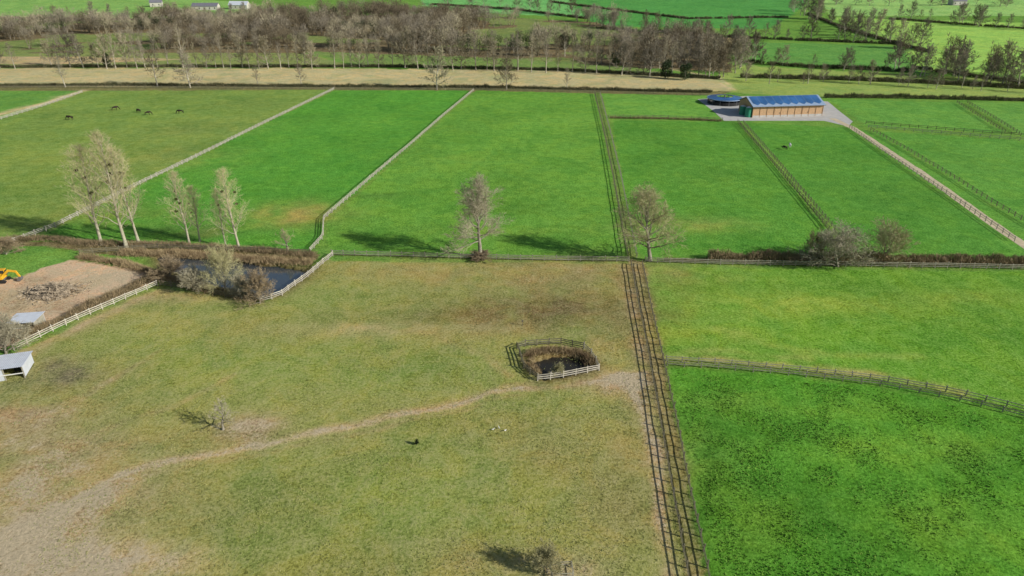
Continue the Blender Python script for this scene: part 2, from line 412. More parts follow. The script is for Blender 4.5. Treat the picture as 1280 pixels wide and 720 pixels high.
SP['farslim']=dict(r=.017,wob=.03,trunk=.92,nl=18,start=.24,a0=.9,a1=.3,len=lambda q:.28-.10*q,up=.09,n2=6,n3=4,n4=3,w=.085,lr=.35)
SP['fardense']=dict(r=.017,wob=.05,trunk=.75,nl=20,start=.16,a0=1.2,a1=.3,len=lambda q:.36-.10*q,up=.06,n2=8,n3=4,n4=4,w=.10,lr=.4,l2=.48)
def solo(seed,spec,px,yb,yt,mb,mt,label,name='bare_tree',cat='tree',wpx=None,group=None):
    H=HT(px,yb,yt); r,hh,ww=gen_tree(seed,H,SP[spec],name,mb,mt); r.location=G(px,yb); r.rotation_euler=(0,0,seed)
    s=H/hh; sw=s if wpx is None else (wpx/PPM(px,yb))/ww
    r.scale=(sw,sw,s); tag(r,label,cat,group); return r
pA=gen_tree(3,23,SP['poplar'],'poplar_tree','bark_pop','twig_pop'); pB=gen_tree(4,20,SP['poplar'],'poplar_tree','bark_pop','twig_pop')
def balls(root,H,seed,n):
    rn=random.Random(seed)
    for i in range(n):
        b=MB(); c=Vector((rn.uniform(-1.6,1.6),rn.uniform(-1.2,1.2),H*rn.uniform(.5,.85)))
        for k in range(180):
            d=Vector((rn.gauss(0,1),rn.gauss(0,1),rn.gauss(0,1))).normalized(); b.blade(c+d*.1,d,rn.uniform(.25,.42),.08,rn)
        b.build('mistletoe',M['mistletoe'],root)
balls(pA[0],23,1,3); balls(pB[0],20,2,4)
pops=[(127,306,182,0,'tall pale yellow twigged poplar, leftmost of the left clump, with mistletoe balls',50),
 (158,309,165,1,'tallest pale poplar with several mistletoe balls, in the middle of the left clump',54),
 (173,302,182,0,'tall pale poplar at the right side of the left clump beside the ditch',40),
 (237,306,213,1,'slimmer pale poplar behind the pond, leftmost of the right clump',36),
 (250,302,232,0,'short thin poplar behind the pond, second from left in the right clump',26),
 (282,307,236,1,'small pale poplar just left of the tallest one behind the pond',24),
 (299,311,211,0,'tallest pale poplar of the right clump directly behind the pond',38)]
used=set()
for i,(px,yb,yt,k,lab,wpx) in enumerate(pops):
    H=HT(px,yb,yt); pr=(pA,pB)[k]; s=H/pr[1]; sw=(wpx/PPM(px,yb))/pr[2]
    if k not in used: r=pr[0]; used.add(k); r.location=G(px,yb); r.rotation_euler=(0,0,i*1.3); r.scale=(sw,sw,s); tag(r,lab,'tree')
    else: r=dup(pr[0],G(px,yb),i*1.3,(sw,sw,s),lab)
    r['category']='tree'
solo(21,'ash',601,322,221,'bark_oak','twig_oak','tall bare grey tree alone on the cross fence with brush at its foot',wpx=68)
solo(22,'oak',812,326,236,'bark_oak','twig_grn','broad bare tree with lichen tinted twigs standing where the two lanes meet',wpx=74)
solo(23,'thicket',1047,333,281,'bark_oak','twig_oak','rounded grey many stemmed bare tree in the hedge on the right',wpx=76)
solo(24,'thicket',1100,329,275,'bark_oak','twig_grn','dark bare tree in the right hedge beside the rounded grey one',wpx=60)
solo(25,'thicket',1018,325,290,'bark_oak','twig_scrub','low brown scrubby tree just left of the rounded grey tree in the hedge',wpx=34)
solo(26,'thicket',283,366,306,'bark_oak','twig_grn','bare bushy tree on the near bank of the large pond',wpx=44)
solo(27,'thicket',325,379,338,'bark_oak','twig_scrub','low rounded bare willow at the lowest corner of the large pond','bare_willow',wpx=38)
solo(28,'small',360,314,285,'bark_oak','twig_grn','small bare tree on the far bank at the right end of the large pond',wpx=28)
solo(29,'thicket',212,350,322,'bark_oak','twig_scrub','scruffy bare bush at the left end of the large pond','bare_bush','bush',wpx=40)
solo(37,'thicket',248,364,334,'bark_oak','twig_oak','grey bare bush on the near pond bank between the scruffy and bushy ones','bare_bush','bush',wpx=36)
solo(38,'thicket',305,372,344,'bark_oak','twig_oak','small grey bush just left of the low rounded willow at the pond','bare_bush','bush',wpx=26)
solo(30,'thicket',8,442,396,'bark_oak','twig_oak','grey bare bush between the two small sheds at the left edge','bare_bush','bush',wpx=70)
solo(31,'small',279,537,503,'bark_oak','twig_oak','tiny stunted bare tree alone in the brown field at lower left',wpx=34)
solo(32,'thicket',684,716,684,'bark_oak','twig_grn','little bare tree at the bottom edge behind a square wooden guard',wpx=38)
solo(33,'thicket',8,318,296,'bark_oak','twig_scrub','dark scrubby bush at the left edge below the diagonal fence','bare_bush','bush',wpx=34)
solo(34,'thicket',601,324,315,'bark_oak','twig_scrub','low brown brush at the foot of the tall lone tree','bare_bush','bush',wpx=30)
solo(35,'thicket',697,470,455,'bark_oak','twig_grn','small pale bush rising from the small round pond','bare_bush','bush',wpx=18)
solo(36,'thicket',521,556,549,'bark_oak','leaf_dark','tiny dark weed clump alone in the middle of the brown field','weed_clump','plant',wpx=5)
FAR=[gen_tree(50,14,SP['far'],'bare_tree','bark_far','twig_brown'),gen_tree(51,15,SP['fardense'],'bare_tree','bark_far','twig_mauve'),
 gen_tree(52,13,SP['fardense'],'bare_tree','bark_far','twig_tan'),gen_tree(53,16,SP['farslim'],'bare_tree','bark_far','twig_tan'),
 gen_tree(54,17,SP['farslim'],'bare_tree','bark_far','twig_mauve'),gen_tree(55,15,SP['fardense'],'bare_tree','bark_far','twig_brown')]
def evergreen():
    rn=random.Random(9); T=MB(); X=MB(); T.tube([Vector((0,0,-.2)),Vector((0,0,6)),Vector((.2,0,10))],[.35,.25,.05],5)
    for k in range(3000):
        c=((0,0,5,3.6),(1.6,.5,7.5,2.4),(-1.4,-.6,8.5,2.2),(.3,0,3.2,3.2))[k%4]
        d=Vector((rn.gauss(0,1),rn.gauss(0,1),rn.gauss(0,.9))).normalized()*c[3]*rn.uniform(.6,1.05)
        X.blade(Vector(c[:3])+d,Vector((rn.gauss(0,1),rn.gauss(0,1),rn.gauss(0,.7))).normalized(),rn.uniform(.4,.8),.35,rn)
    r=empty('evergreen_tree',(0,0,0)); T.build('trunk',M['bark_far'],r); X.build('crown',M['leaf_dark'],r); return r,11,8
EV=evergreen()
farused=set()
def place(proto,px,yb,yt,label,group=None,H=None,loc=None,wf=1):
    loc=loc or G(px,yb); H=H or HT(px,yb,yt); s=H/proto[1]; key=id(proto[0])
    if key not in farused:
        farused.add(key); r=proto[0]; r.location=loc; r.rotation_euler=(0,0,random.uniform(0,6.28)); r.scale=(s*wf,s*wf,s)
        tag(r,label,'tree',group); 
    else:
        r=dup(proto[0],loc,random.uniform(0,6.28),(s*wf,s*wf,s),label,group)
    r['category']='tree'
    return r
ordn=['first','second','third','fourth','fifth','sixth','seventh','eighth','ninth','tenth']
row1=[(82,109,68,3),(197,108,58,0),(238,110,62,1),(323,108,80,3),(377,108,78,0),(546,112,58,2),(633,112,68,5),(708,112,84,3)]
for i,(a,b,c,k) in enumerate(row1):
    place(FAR[k],a,b,c,'bare tree at the boundary fence before the straw strip, %s from the left'%ordn[i],wf=1.15)
x=-10
while x<905:
    if not (30<x<60 or 400<x<418):
        yb=84.5+max(0,(x-500))*.03+random.uniform(-1,1.5)
        place(random.choice([FAR[3],FAR[4],FAR[3],FAR[2],FAR[1]]),x,yb,yb-random.uniform(30,54),'tall slim bare tree in the row behind the straw coloured strip','slim trees in the row behind the straw strip',wf=random.uniform(.8,1.15))
    x+=random.uniform(8,19)
def line_trees(pts,n,hr,label,group,pr=(0,1,2,5),jit=3):
    w=W(pts); L=[0]
    for a,b in zip(w[:-1],w[1:]): L.append(L[-1]+(b-a).length)
    for i in range(n):
        s=L[-1]*(i+random.random())/n; j=0
        while j<len(L)-2 and L[j+1]<s: j+=1
        p=w[j].lerp(w[j+1],(s-L[j])/(L[j+1]-L[j])); p=p+Vector((random.gauss(0,jit),random.gauss(0,jit),0)); p.z=float(hz(p.y))
        place(FAR[random.choice(pr)],0,0,0,label,group,H=random.uniform(*hr),loc=p,wf=random.uniform(.9,1.25))
def row(pts,n,hr,what,pr=(0,1,1,2,5),jit=3): line_trees(pts,n,hr,'bare tree '+what,'trees '+what,pr,jit)
row([(870,98),(905,96),(935,80),(900,58),(860,48)],20,(11,19),'in the clump left of the far right meadows',jit=5)
row([(930,103),(1050,104),(1140,108),(1290,116)],18,(6,13),'along the hedge beyond the barn on the right')
row([(1130,88),(1200,98),(1290,110)],24,(12,22),'in the tall hedgerow at the right edge',jit=6)
row([(990,14),(1060,38),(1110,52),(1150,62)],22,(12,22),'in the hedgerow slanting between the top right meadows',jit=5)
row([(745,36),(850,42),(930,48),(1110,54)],24,(8,18),'in the hedgerow below the dark green far field')
row([(930,78),(1000,84),(1140,90)],9,(7,13),'in the thin hedgerow of the far right middle meadow')
row([(1130,22),(1200,30),(1300,40)],14,(9,18),'along the far hedge near the top right corner',jit=6)
row([(1000,3),(1100,8),(1300,8)],15,(11,20),'on the skyline hedge at the top right',jit=7)
row([(540,6),(640,12),(735,22)],13,(11,19),'in the far hedgerow at the top centre',jit=7)
row([(60,22),(200,26),(330,18)],10,(9,16),'along the far hedge at the top left')
for i,(a,b,c) in enumerate([(135,84,66),(418,32,8),(705,62,42),(770,82,64),(832,98,74),(856,100,78)]):
    place(EV,a,b,c,'dark evergreen clad tree in the distant wood, %s from the left'%ordn[i])
wood=W([(-150,36),(60,34),(330,22),(560,18),(745,26),(820,46),(905,60),(915,90),(780,84),(600,70),(380,62),(-150,64)])
wx=[p.x for p in wood]; wy=[p.y for p in wood]
N0=14000
X=NR.uniform(min(wx),max(wx),N0); Y=NR.uniform(min(wy),max(wy),N0)
ok=inpoly(X,Y,wood)&(fbm(X,Y,70,3,3)>.47); X=X[ok];Y=Y[ok]
n=min(len(X),1450); sel=NR.permutation(len(X))[:n]; X=X[sel];Y=Y[sel]
idx=np.argsort(Y+NR.normal(0,22,len(Y))); X=X[idx];Y=Y[idx]
IND=36
def hfac(x,y): return .4+1.25*float(fbm(np.array([x]),np.array([y]),28,77)[0])
for x_,y_ in zip(X[:IND],Y[:IND]):
    place(FAR[random.choice([0,1,1,2,5,3])],0,0,0,'leafless tree at the front edge of the brown wood','leafless trees at the front of the brown wood',H=random.uniform(9,16)*hfac(x_,y_),loc=Vector((x_,y_,float(hz(y_)))),wf=1.15)
def low_tree(seed):
    rn=np.random.RandomState(seed); k=6
    cs=[(rn.normal(0,1.8),rn.normal(0,1.8),rn.uniform(5.5,10.5),rn.uniform(1.7,2.9)) for _ in range(k)]; B=[];Dd=[]
    for c in cs:
        N=85; d=rn.normal(0,1,(N,3)); d/=np.linalg.norm(d,axis=1)[:,None]; B.append(np.array(c[:3])+d*(c[3]*rn.rand(N)**.4)[:,None]*[1,1,1.2]); Dd.append(d*.8+[0,0,.8]+rn.normal(0,.3,(N,3)))
    base=np.vstack(B); d=np.vstack(Dd); d/=np.linalg.norm(d,axis=1)[:,None]; N=len(base)
    V,T=blades(base,d,rn.uniform(.7,1.7,N),rn.uniform(.09,.2,N),rn)
    tr=[];tt=[]; 
    for c in cs[:4]:
        o=len(V)+len(tr); tr+=[[-.18,0,0],[.18,0,0],list(c[:3]),[0,-.18,0],[0,.18,0],list(c[:3])]; tt+=[[o,o+1,o+2],[o+3,o+4,o+5]]
    return np.vstack([V,np.array(tr)]),np.vstack([T,np.array(tt)])
protos=[low_tree(i) for i in range(8)]
def stuff_wood(X,Y,name,label,mt,hr=(.75,1.2)):
    Vs=[];Ts=[];o=0
    for i,(x_,y_) in enumerate(zip(X,Y)):
        V,T=protos[i%8]; a=NR.rand()*6.28; s=NR.uniform(*hr)*hfac(x_,y_); c,sn=math.cos(a)*s,math.sin(a)*s
        Q=np.stack([V[:,0]*c-V[:,1]*sn+x_,V[:,0]*sn+V[:,1]*c+y_,V[:,2]*s+float(hz(y_))],1); Vs.append(Q);Ts.append(T+o);o+=len(V)
    ob=tri_mesh(name,np.vstack(Vs),np.vstack(Ts),M[mt]); tag(ob,label,'woodland',kind='stuff')
XX=X[IND:];YY=Y[IND:]
r_=fbm(XX,YY,60,91)+NR.normal(0,.07,len(XX)); q=np.quantile(r_,[.4,.7,.92])
stuff_wood(XX[r_<q[0]],YY[r_<q[0]],'far_woodland','dense brown leafless wood filling the distance','twig_brown')
m_=(r_>=q[0])&(r_<q[1]); stuff_wood(XX[m_],YY[m_],'far_woodland','grey brown leafless trees mixed through the distant wood','twig_mauve')
m_=(r_>=q[1])&(r_<q[2]); stuff_wood(XX[m_],YY[m_],'far_woodland','pale tan leafless trees mixed through the distant wood','twig_tan')
m_=(r_>=q[2]); stuff_wood(XX[m_],YY[m_],'far_woodland','dark evergreen patches in the distant wood','leaf_dark',(.6,.85))
# ------------------------------------------------------------ hedges, reeds
def brush(name,label,cat,pts,width,height,dens,mk,blen=(.4,.9),bw=.05,kind=None,seed=1,up=1.0,fill=.75):
    w=W(pts); seg=[(b-a).length for a,b in zip(w[:-1],w[1:])]; tot=sum(seg); N=int(dens*tot)
    s=NR.rand(N)*tot; cum=np.cumsum([0]+seg); j=np.clip(np.searchsorted(cum,s)-1,0,len(seg)-1)
    A=np.array([tuple(p) for p in w]); t=(s-cum[j])/np.array(seg)[j]
    p=A[j]+(A[j+1]-A[j])*t[:,None]; d=(A[j+1]-A[j]); d/=np.linalg.norm(d,axis=1)[:,None]
    lat=NR.normal(0,.38,N)*width; lat=np.clip(lat,-width,width)
    env=fbm(s,s*0+seed,4,seed,3); e2=fbm(s,lat*1.5+seed,1.5,seed+9,2); hh=height*(.25+1.0*env+.5*e2)*np.sqrt(np.clip(1-(lat/(width*1.1))**2,.05,1))
    keep=(env*.6+e2*.4)>(.5-fill*.5)
    p=p.copy(); p[:,0]+=-d[:,1]*lat; p[:,1]+=d[:,0]*lat; p[:,2]=hz(p[:,1])+NR.rand(N)*hh*.7
    dr=NR.normal(0,.55,(N,3)); dr[:,2]=np.abs(dr[:,2])+up; dr/=np.linalg.norm(dr,axis=1)[:,None]
    V,T=blades(p[keep],dr[keep],(NR.uniform(*blen,N)*(.4+hh/height*.6))[keep],NR.uniform(.5,1.5,N)[keep]*bw)
    o=tri_mesh(name,V,T,M[mk]); return tag(o,label,cat,kind=kind)
brush('hedge','low brown leafless hedge along the fence on the right','hedge',[(885,325),(960,327),(1080,329),(1180,330),(1330,333)],2.4,2.6,460,'hedge',bw=.08)
brush('hedge','short brown hedge remnant left of the long right hedge','hedge',[(830,326),(850,327),(885,327)],.8,.7,120,'hedge',bw=.06)
brush('hedge','brown clipped hedge between the bare soil plot and the pale fence','hedge',[(28,425),(80,402),(130,379),(200,346)],1.6,1.8,300,'hedge',bw=.07)
brush('hedge','dark brushy hedge along the ditch below the poplars','hedge',[(-60,310),(0,303),(60,299),(110,306),(200,307),(300,313),(395,320)],1.8,1.1,200,'hedge',bw=.07,fill=.5)
brush('hedge','brown hedge behind the far paddocks on the left boundary','hedge',[(-160,109),(150,107),(420,109),(600,110),(890,116)],1.3,1.5,100,'hedge_far',bw=.14,blen=(.6,1.3))
brush('hedge','hedge along the far side of the straw coloured strip','hedge',[(-160,85),(200,84),(500,84),(700,88),(900,99)],2,1.6,90,'hedge_far',bw=.2,blen=(.6,1.2),fill=.5)
brush('hedge','dark hedge behind the far right paddocks','hedge',[(1030,122),(1130,123),(1300,127)],1.5,2.0,110,'hedge_far',bw=.14,blen=(.6,1.3))
brush('hedge','long hedge beyond the barn on the right','hedge',[(925,97),(1050,100),(1150,104),(1300,112)],2,2.2,100,'hedge_far',bw=.2,blen=(.8,1.6),fill=.5)
brush('hedge','low hedge line closing the small paddock beside the barn yard','hedge',[(762,148),(830,149),(902,152)],.6,.8,80,'hedge',bw=.09)
for k,(a,l) in enumerate([([(745,36),(850,42),(930,48),(1130,56)],'far hedge below the dark green field'),([(1010,18),(1060,38),(1110,52),(1160,66)],'far hedge slanting between the top right meadows'),([(1140,86),(1200,94),(1300,108)],'tall hedge base below the pale green meadow at the right edge'),([(1110,24),(1200,31),(1400,44)],'far hedge near the top right corner'),([(930,78),(1000,84),(1140,90)],'thin hedge in the far right middle meadow'),([(-100,22),(200,26),(330,18)],'far hedge at the top left'),([(540,6),(640,12),(735,24)],'far hedge at the top centre'),([(690,3),(760,12),(860,24),(985,22)],'faint hedge crossing the dark green far field')]):
    brush('hedge',l,'hedge',a,2.0,2.0,44,'hedge_far',bw=.33,blen=(.8,1.8),seed=k,fill=.3)
brush('pond_reeds','brown dead reeds and brambles on the far bank of the large pond','reeds',[(150,318),(200,318),(260,321),(330,328),(392,330)],2.4,1.1,300,'reed',bw=.06,kind='stuff',fill=.45)
brush('pond_reeds','brown dead reeds on the near left bank of the large pond','reeds',[(100,322),(150,330),(200,345),(250,362),(325,375)],1.8,1.0,260,'reed',bw=.06,kind='stuff',fill=.45)
brush('pond_reeds','straw coloured reeds around the small round pond','reeds',[(678,471),(664,461),(659,444),(690,439),(728,442),(742,456)],1.5,.8,330,'reed',bw=.05,kind='stuff',seed=3,fill=.35,blen=(.3,.8))
brush('verge_grass','rough grass along the right fence of the foreground lane','grass',[(803,331),(815,390),(829,450),(846,530),(864,620),(886,720),(908,830)],.3,.3,35,'verge',bw=.04,blen=(.1,.3),kind='stuff')
brush('verge_grass','rough grass along the left fence of the foreground lane','grass',[(789,331),(800,390),(812,450),(826,530),(842,620),(860,720),(880,830)],.3,.3,35,'verge',bw=.04,blen=(.1,.3),kind='stuff')
brush('verge_grass','dry grass under the middle cross fence','grass',[(415,319),(600,324),(786,327)],.5,.4,50,'verge',bw=.05,blen=(.2,.4),kind='stuff')
brush('verge_grass','dry grass between the curving pair of fences','grass',[(833,454),(900,458),(1000,467),(1100,479),(1200,497),(1290,521),(1400,556)],.7,.3,40,'verge',bw=.04,blen=(.12,.3),kind='stuff')
fgpoly=W([(410,325),(788,330),(812,450),(842,620),(860,720),(1000,1500),(-900,1500),(-900,800),(0,470),(200,362),(330,378)])
def tufts(X,Y,mk,label,s=1):
    n=len(X); b=np.stack([X,Y,np.zeros(n)],1); d=NR.normal(0,.6,(n,3)); d[:,2]=np.abs(d[:,2])*.5+.6; d/=np.linalg.norm(d,axis=1)[:,None]
    V,T=blades(b,d,NR.uniform(.06,.2,n)*s,NR.uniform(.06,.16,n)*s); tag(tri_mesh('grass_tufts',V,T,M[mk]),label,'grass',kind='stuff')
N=190000
X=NR.uniform(-80,30,N);Y=38+(NR.rand(N)**1.4)*100; ok=inpoly(X,Y,fgpoly)&(fbm(X,Y,5,8)+NR.normal(0,.1,N)>.5); X=X[ok];Y=Y[ok]
tufts(X,Y,'tuft','rough olive grass tufts all over the brown foreground field')
rgpoly=W([(842,466),(1100,486),(1290,530),(1500,600),(1700,800),(2000,1500),(1100,1500),(900,720),(855,530)])
N=110000
X=NR.uniform(12,85,N);Y=38+(NR.rand(N)**1.2)*75; ok=inpoly(X,Y,rgpoly)&(fbm(X,Y,4,9)+NR.normal(0,.08,N)>.5); tufts(X[ok],Y[ok],'tuftg','lush grass tufts in the bright green near right field',1.35)
# ------------------------------------------------------------ ground
xs=[-4000,-2500,-1600,-1100,-800]+list(np.arange(-620,-210,4.5))+list(np.arange(-210,-100,1.6))+list(np.arange(-100,100,.65))+list(np.arange(100,210,1.6))+list(np.arange(210,620,4.5))+[800,1100,1600,2500,4000]
ys=[-400,-200,-100,-40,0,15,25]+list(np.arange(32,170,.65))+list(np.arange(170,350,1.2))+list(np.arange(350,920,3.5))+[950,1000,1100,1250,1500,2000,2800,4000]
xs=np.array(xs);ys=np.array(ys); nx,ny=len(xs),len(ys)
X,Y=np.meshgrid(xs,ys); X=X.ravel();Y=Y.ravel(); Z=hz(Y).copy()
wa=(fbm(X,Y,7,20)-.5); wb=(fbm(X,Y,7,40)-.5); wf=np.where(Y<360,1.6,7); WX=X+wa*wf; WY=Y+wb*wf
RGB=np.tile(np.array(col(78,118,42)),(len(X),1)); D=np.zeros(len(X)); S=np.full(len(X),.12)
def reg(pts,c,dirt=0,spk=.1):
    m=inpoly(WX,WY,W(pts)); RGB[m]=col(*c); D[m]=dirt; S[m]=spk; return m
reg([(-600,-8),(60,-8),(300,2),(300,22),(60,24),(-600,28)],(98,138,66))
reg([(520,-12),(720,-12),(738,22),(600,16),(530,8)],(84,142,74))
reg([(700,-12),(1015,-8),(1000,12),(960,36),(745,33)],(58,118,50))
reg([(1020,-8),(1700,-8),(1700,20),(1130,20),(1040,20)],(110,150,78))
reg([(1040,22),(1130,24),(1700,40),(1700,112),(1150,88),(1110,48)],(114,154,66))
reg([(740,36),(930,48),(930,66),(790,62)],(118,112,72),0,.5)
reg([(925,52),(1130,58),(1150,92),(935,76)],(72,120,50))
reg([(900,80),(1150,94),(1700,120),(1700,128),(1030,122),(900,115)],(110,136,62),0,.3)
wd_=[(-700,32),(330,22),(560,17),(745,28),(820,46),(910,60),(915,90),(780,84),(600,72),(380,66),(-700,68)]
reg(wd_,(88,108,52),0,.35)
m=inpoly(WX,WY,W(wd_))&(fbm(X,Y,70,3,3)>.46); RGB[m]=col(82,74,50); S[m]=.5
reg([(-700,66),(380,66),(450,84),(-700,84)],(98,116,58),0,.4)
reg([(-700,72),(100,71),(240,74),(100,80),(-700,82)],(146,136,95),0,.3)
reg([(450,82),(380,64),(620,72),(790,84),(900,99),(700,88)],(84,114,50),0,.4)
reg([(-700,85),(400,85),(700,88),(895,98),(915,114),(650,110),(300,108),(-700,108)],(146,144,100),0,.25)
reg([(-700,108),(300,108),(650,110),(915,114),(900,119),(420,113),(-700,114)],(88,90,50),0,.5)
reg([(-700,114),(100,114),(420,112),(240,197),(65,288),(-50,320),(-900,520)],(90,120,48),0,.25)
reg([(-700,114),(100,114),(0,150),(-700,420)],(76,120,46))
reg([(420,113),(588,113),(512,183),(402,276),(403,300),(385,318),(280,312),(75,300),(65,288),(240,197)],(64,120,36))
reg([(595,113),(743,117),(768,230),(785,323),(415,318),(406,280),(512,186)],(76,123,40))
reg([(745,116),(750,116),(794,323),(787,323)],(80,110,46),0,.3)
reg([(752,117),(882,120),(905,149),(760,146)],(80,127,46))
reg([(765,150),(922,153),(1036,288),(1050,322),(797,324)],(66,117,36))
reg([(930,153),(1062,160),(1268,303),(1280,324),(1060,322),(1046,288)],(64,115,36))
reg([(1075,163),(1700,200),(1700,420),(1290,335)],(72,122,42))
reg([(1035,124),(1196,128),(1256,166),(1085,158)],(76,125,46)); reg([(1209,128),(1700,134),(1700,195),(1274,169)],(78,125,48))
reg([(403,326),(600,328),(789,330),(812,450),(826,530),(842,620),(860,720),(1000,1500),(-2500,1500),(-2500,900),(0,450),(200,360),(330,378)],(116,126,62),.08,.5)
reg([(786,324),(805,328),(815,390),(829,450),(846,530),(864,620),(886,720),(1060,1500),(1000,1500),(860,720),(842,620),(826,530),(812,450),(800,390)],(112,106,60),.2,.5)
reg([(808,334),(1700,345),(1700,660),(1290,520),(1200,497),(1100,478),(1000,467),(832,453)],(80,126,34),0,.2)
reg([(834,456),(1000,467),(1100,478),(1200,497),(1290,520),(1700,640),(2600,1500),(1060,1500),(888,720),(848,530)],(64,117,30),0,.08)
reg([(-900,330),(0,318),(60,322),(170,335),(205,348),(120,382),(20,428),(-900,800)],(172,152,118),.5,.35)
reg([(-900,318),(0,309),(60,310),(92,320),(80,329),(50,336),(30,345),(0,352),(-60,360)],(82,124,48))
reg([(-900,400),(0,300),(110,303),(400,318),(395,326),(200,322),(110,317),(60,308),(0,306)],(84,78,48),0,.5)
def patch(px,py,rx,ry,amt,c=None,dirt=0,seed=1,rot=0):
    g=G(px,py); dx=X-g.x;dy=Y-g.y; cs,sn=math.cos(rot),math.sin(rot); u=(dx*cs+dy*sn)/rx; v=(-dx*sn+dy*cs)/ry
    f=np.exp(-(u*u+v*v)*1.2)*np.clip(-.1+2.1*fbm(X,Y,5,seed),0,1.5); f=np.clip(f*amt,0,1)
    if c is not None: RGB[:]=RGB*(1-f[:,None])+np.array(col(*c))*f[:,None]
    if dirt: D[:]=np.clip(D+f*dirt,0,1)
def line(pts,w,amt,c=None,dirt=0,seed=2,world=None):
    p=world or W(pts); d=dist(X+wa*3,Y+wb*3,p); f=np.exp(-(d/w)**2)*np.clip(.0+1.9*fbm(X,Y,3,seed),0,1.3)*amt; f=np.clip(f,0,1)
    if c is not None: RGB[:]=RGB*(1-f[:,None])+np.array(col(*c))*f[:,None]
    if dirt: D[:]=np.clip(D+f*dirt,0,1)
for wp in FPATHS: line(None,.5,.4,(84,98,46),.03,world=wp)
patch(700,385,24,8,.95,(84,74,46)); patch(600,398,20,6,.6,(92,84,48)); patch(700,345,30,9,.75,(126,114,72),.15); patch(560,340,34,6,.5,(126,118,70),.1)
patch(480,412,24,3,.6,(148,140,92),.18); patch(300,400,18,6,.35,(128,126,70)); patch(330,450,24,7,.6,(98,124,50)); patch(450,620,26,8,.5,(106,126,54)); patch(620,600,18,7,.45,(98,120,50)); patch(540,460,16,6,.5,(96,120,50)); patch(200,430,18,6,.5,(100,122,50)); patch(400,370,22,7,.5,(100,126,50)); patch(420,470,20,6,.4,(104,126,52)); patch(350,680,16,5,.4,(108,126,54))
patch(230,370,14,3,.6,(140,126,86),.22); patch(760,420,8,8,.5,(128,114,72),.15)
patch(318,532,4.5,3,.9,(150,130,94),.55); patch(290,545,7,2.5,.7,(128,114,80),.3)
patch(60,470,10,6,.8,(92,88,66),.15); patch(40,520,12,5,.8,(134,122,86),.3); patch(30,640,13,7,.95,(146,132,98),.45); patch(150,705,8,3,1,(176,160,124),.75); patch(40,700,12,5,.9,(150,136,102),.5); patch(100,610,11,5,.8,(138,124,88),.35); patch(10,590,10,7,.75,(138,126,90),.35); patch(250,640,12,4,.3,(128,120,76),.14); patch(90,560,14,4,.5,(132,122,84),.22)
patch(770,478,5,3.5,.95,(148,128,90),.5); patch(700,712,3.8,2,1,(168,152,122),.65); patch(800,500,3,6,.75,(142,124,86),.4)
patch(650,700,6,2,.6,(120,106,70),.15); patch(740,560,14,7,.45,(128,118,72),.14); patch(560,700,14,4,.3,(122,118,68),.06); patch(780,640,7,7,.4,(126,114,70),.14)
patch(370,268,13,10,.75,(126,124,62),.12); patch(240,290,10,5,.7,(88,92,50)); patch(120,270,20,12,.5,(106,116,52)); patch(60,200,34,20,.55,(102,124,50)); patch(200,200,26,18,.4,(108,122,56)); patch(250,160,30,20,.35,(106,122,56))
patch(480,245,9,3,.5,(50,84,28)); patch(650,262,12,6,.35,(60,100,30)); patch(560,200,20,12,.4,(92,130,46)); patch(850,280,16,6,.7,(114,130,60),.05); patch(700,150,20,14,.35,(92,130,48)); patch(480,150,20,16,.3,(84,128,42)); patch(900,220,18,14,.3,(84,126,42)); patch(1130,270,14,9,.4,(50,100,28)); patch(640,290,24,5,.4,(92,122,46))
patch(980,380,26,6,.6,(116,138,50)); patch(880,420,12,4,.6,(114,134,48),.05); patch(1180,420,20,6,.45,(66,114,28)); patch(1220,370,16,4,.5,(108,134,48)); patch(900,360,16,3,.45,(68,112,28)); patch(1080,440,16,3,.4,(64,112,28)); patch(1120,360,16,3,.4,(64,112,28))
patch(1020,620,14,6,.6,(44,92,20)); patch(1150,560,16,4,.6,(94,132,40)); patch(960,540,10,4,.5,(48,96,22)); patch(1200,660,10,5,.6,(94,130,38)); patch(930,660,6,6,.5,(92,128,40)); patch(900,500,8,3,.6,(90,126,42)); patch(1060,510,14,3,.5,(88,128,40)); patch(1100,680,8,4,.5,(48,96,22)); patch(1240,590,10,4,.5,(50,100,24))
trail=[(650,485),(610,490),(560,506),(500,517),(440,530),(370,546),(300,560),(235,570),(170,585),(120,608),(80,640),(30,675),(-60,720)]
line(trail,.75,1.1,(160,146,104),.5); line([(x_+20,y_-9) for x_,y_ in trail],.6,.6,(140,130,86),.22,5); line([(x_+8,y_+9) for x_,y_ in trail],.5,.5,(140,130,86),.2,6)
line([(650,485),(700,482),(760,474),(800,468)],.8,.9,(150,132,94),.4,8)
line([(750,470),(790,480),(806,510),(818,560),(826,620),(836,720),(850,820)],.9,1.0,(152,134,96),.5); line([(780,335),(792,400),(803,450),(808,500)],1.8,.8,(126,112,74),.3)
line([(200,364),(120,396),(30,446)],1.8,.7,(152,136,98),.38); line([(0,560),(90,500),(150,470)],.9,.6,(138,128,84),.27,7); line([(0,620),(60,570),(180,520),(290,470)],.7,.5,(136,128,84),.14,9); line([(40,560),(100,500),(200,440)],.6,.5,(138,128,84),.2,13)
line([(640,466),(600,440),(520,415),(430,405)],.9,.55,(140,130,82),.15,11); line([(835,447),(900,450),(1000,459),(1100,470),(1200,488)],1.2,.8,(134,134,72),.22); line([(890,408),(1000,440),(1150,445)],1.2,.45,(112,134,54)); line([(820,440),(900,438),(1010,448)],1,.5,(118,132,60),.1)
line([(-60,158),(0,143),(60,128),(103,113)],2.2,1.0,(165,152,112),.5)
line([(820,83),(900,98),(915,112)],2,.8,(170,160,120),.4)
line([(1040,290),(1050,322)],1.5,.5,(90,96,50),.1); line([(893,520),(880,660),(895,720)],1.0,.4,(44,88,22))
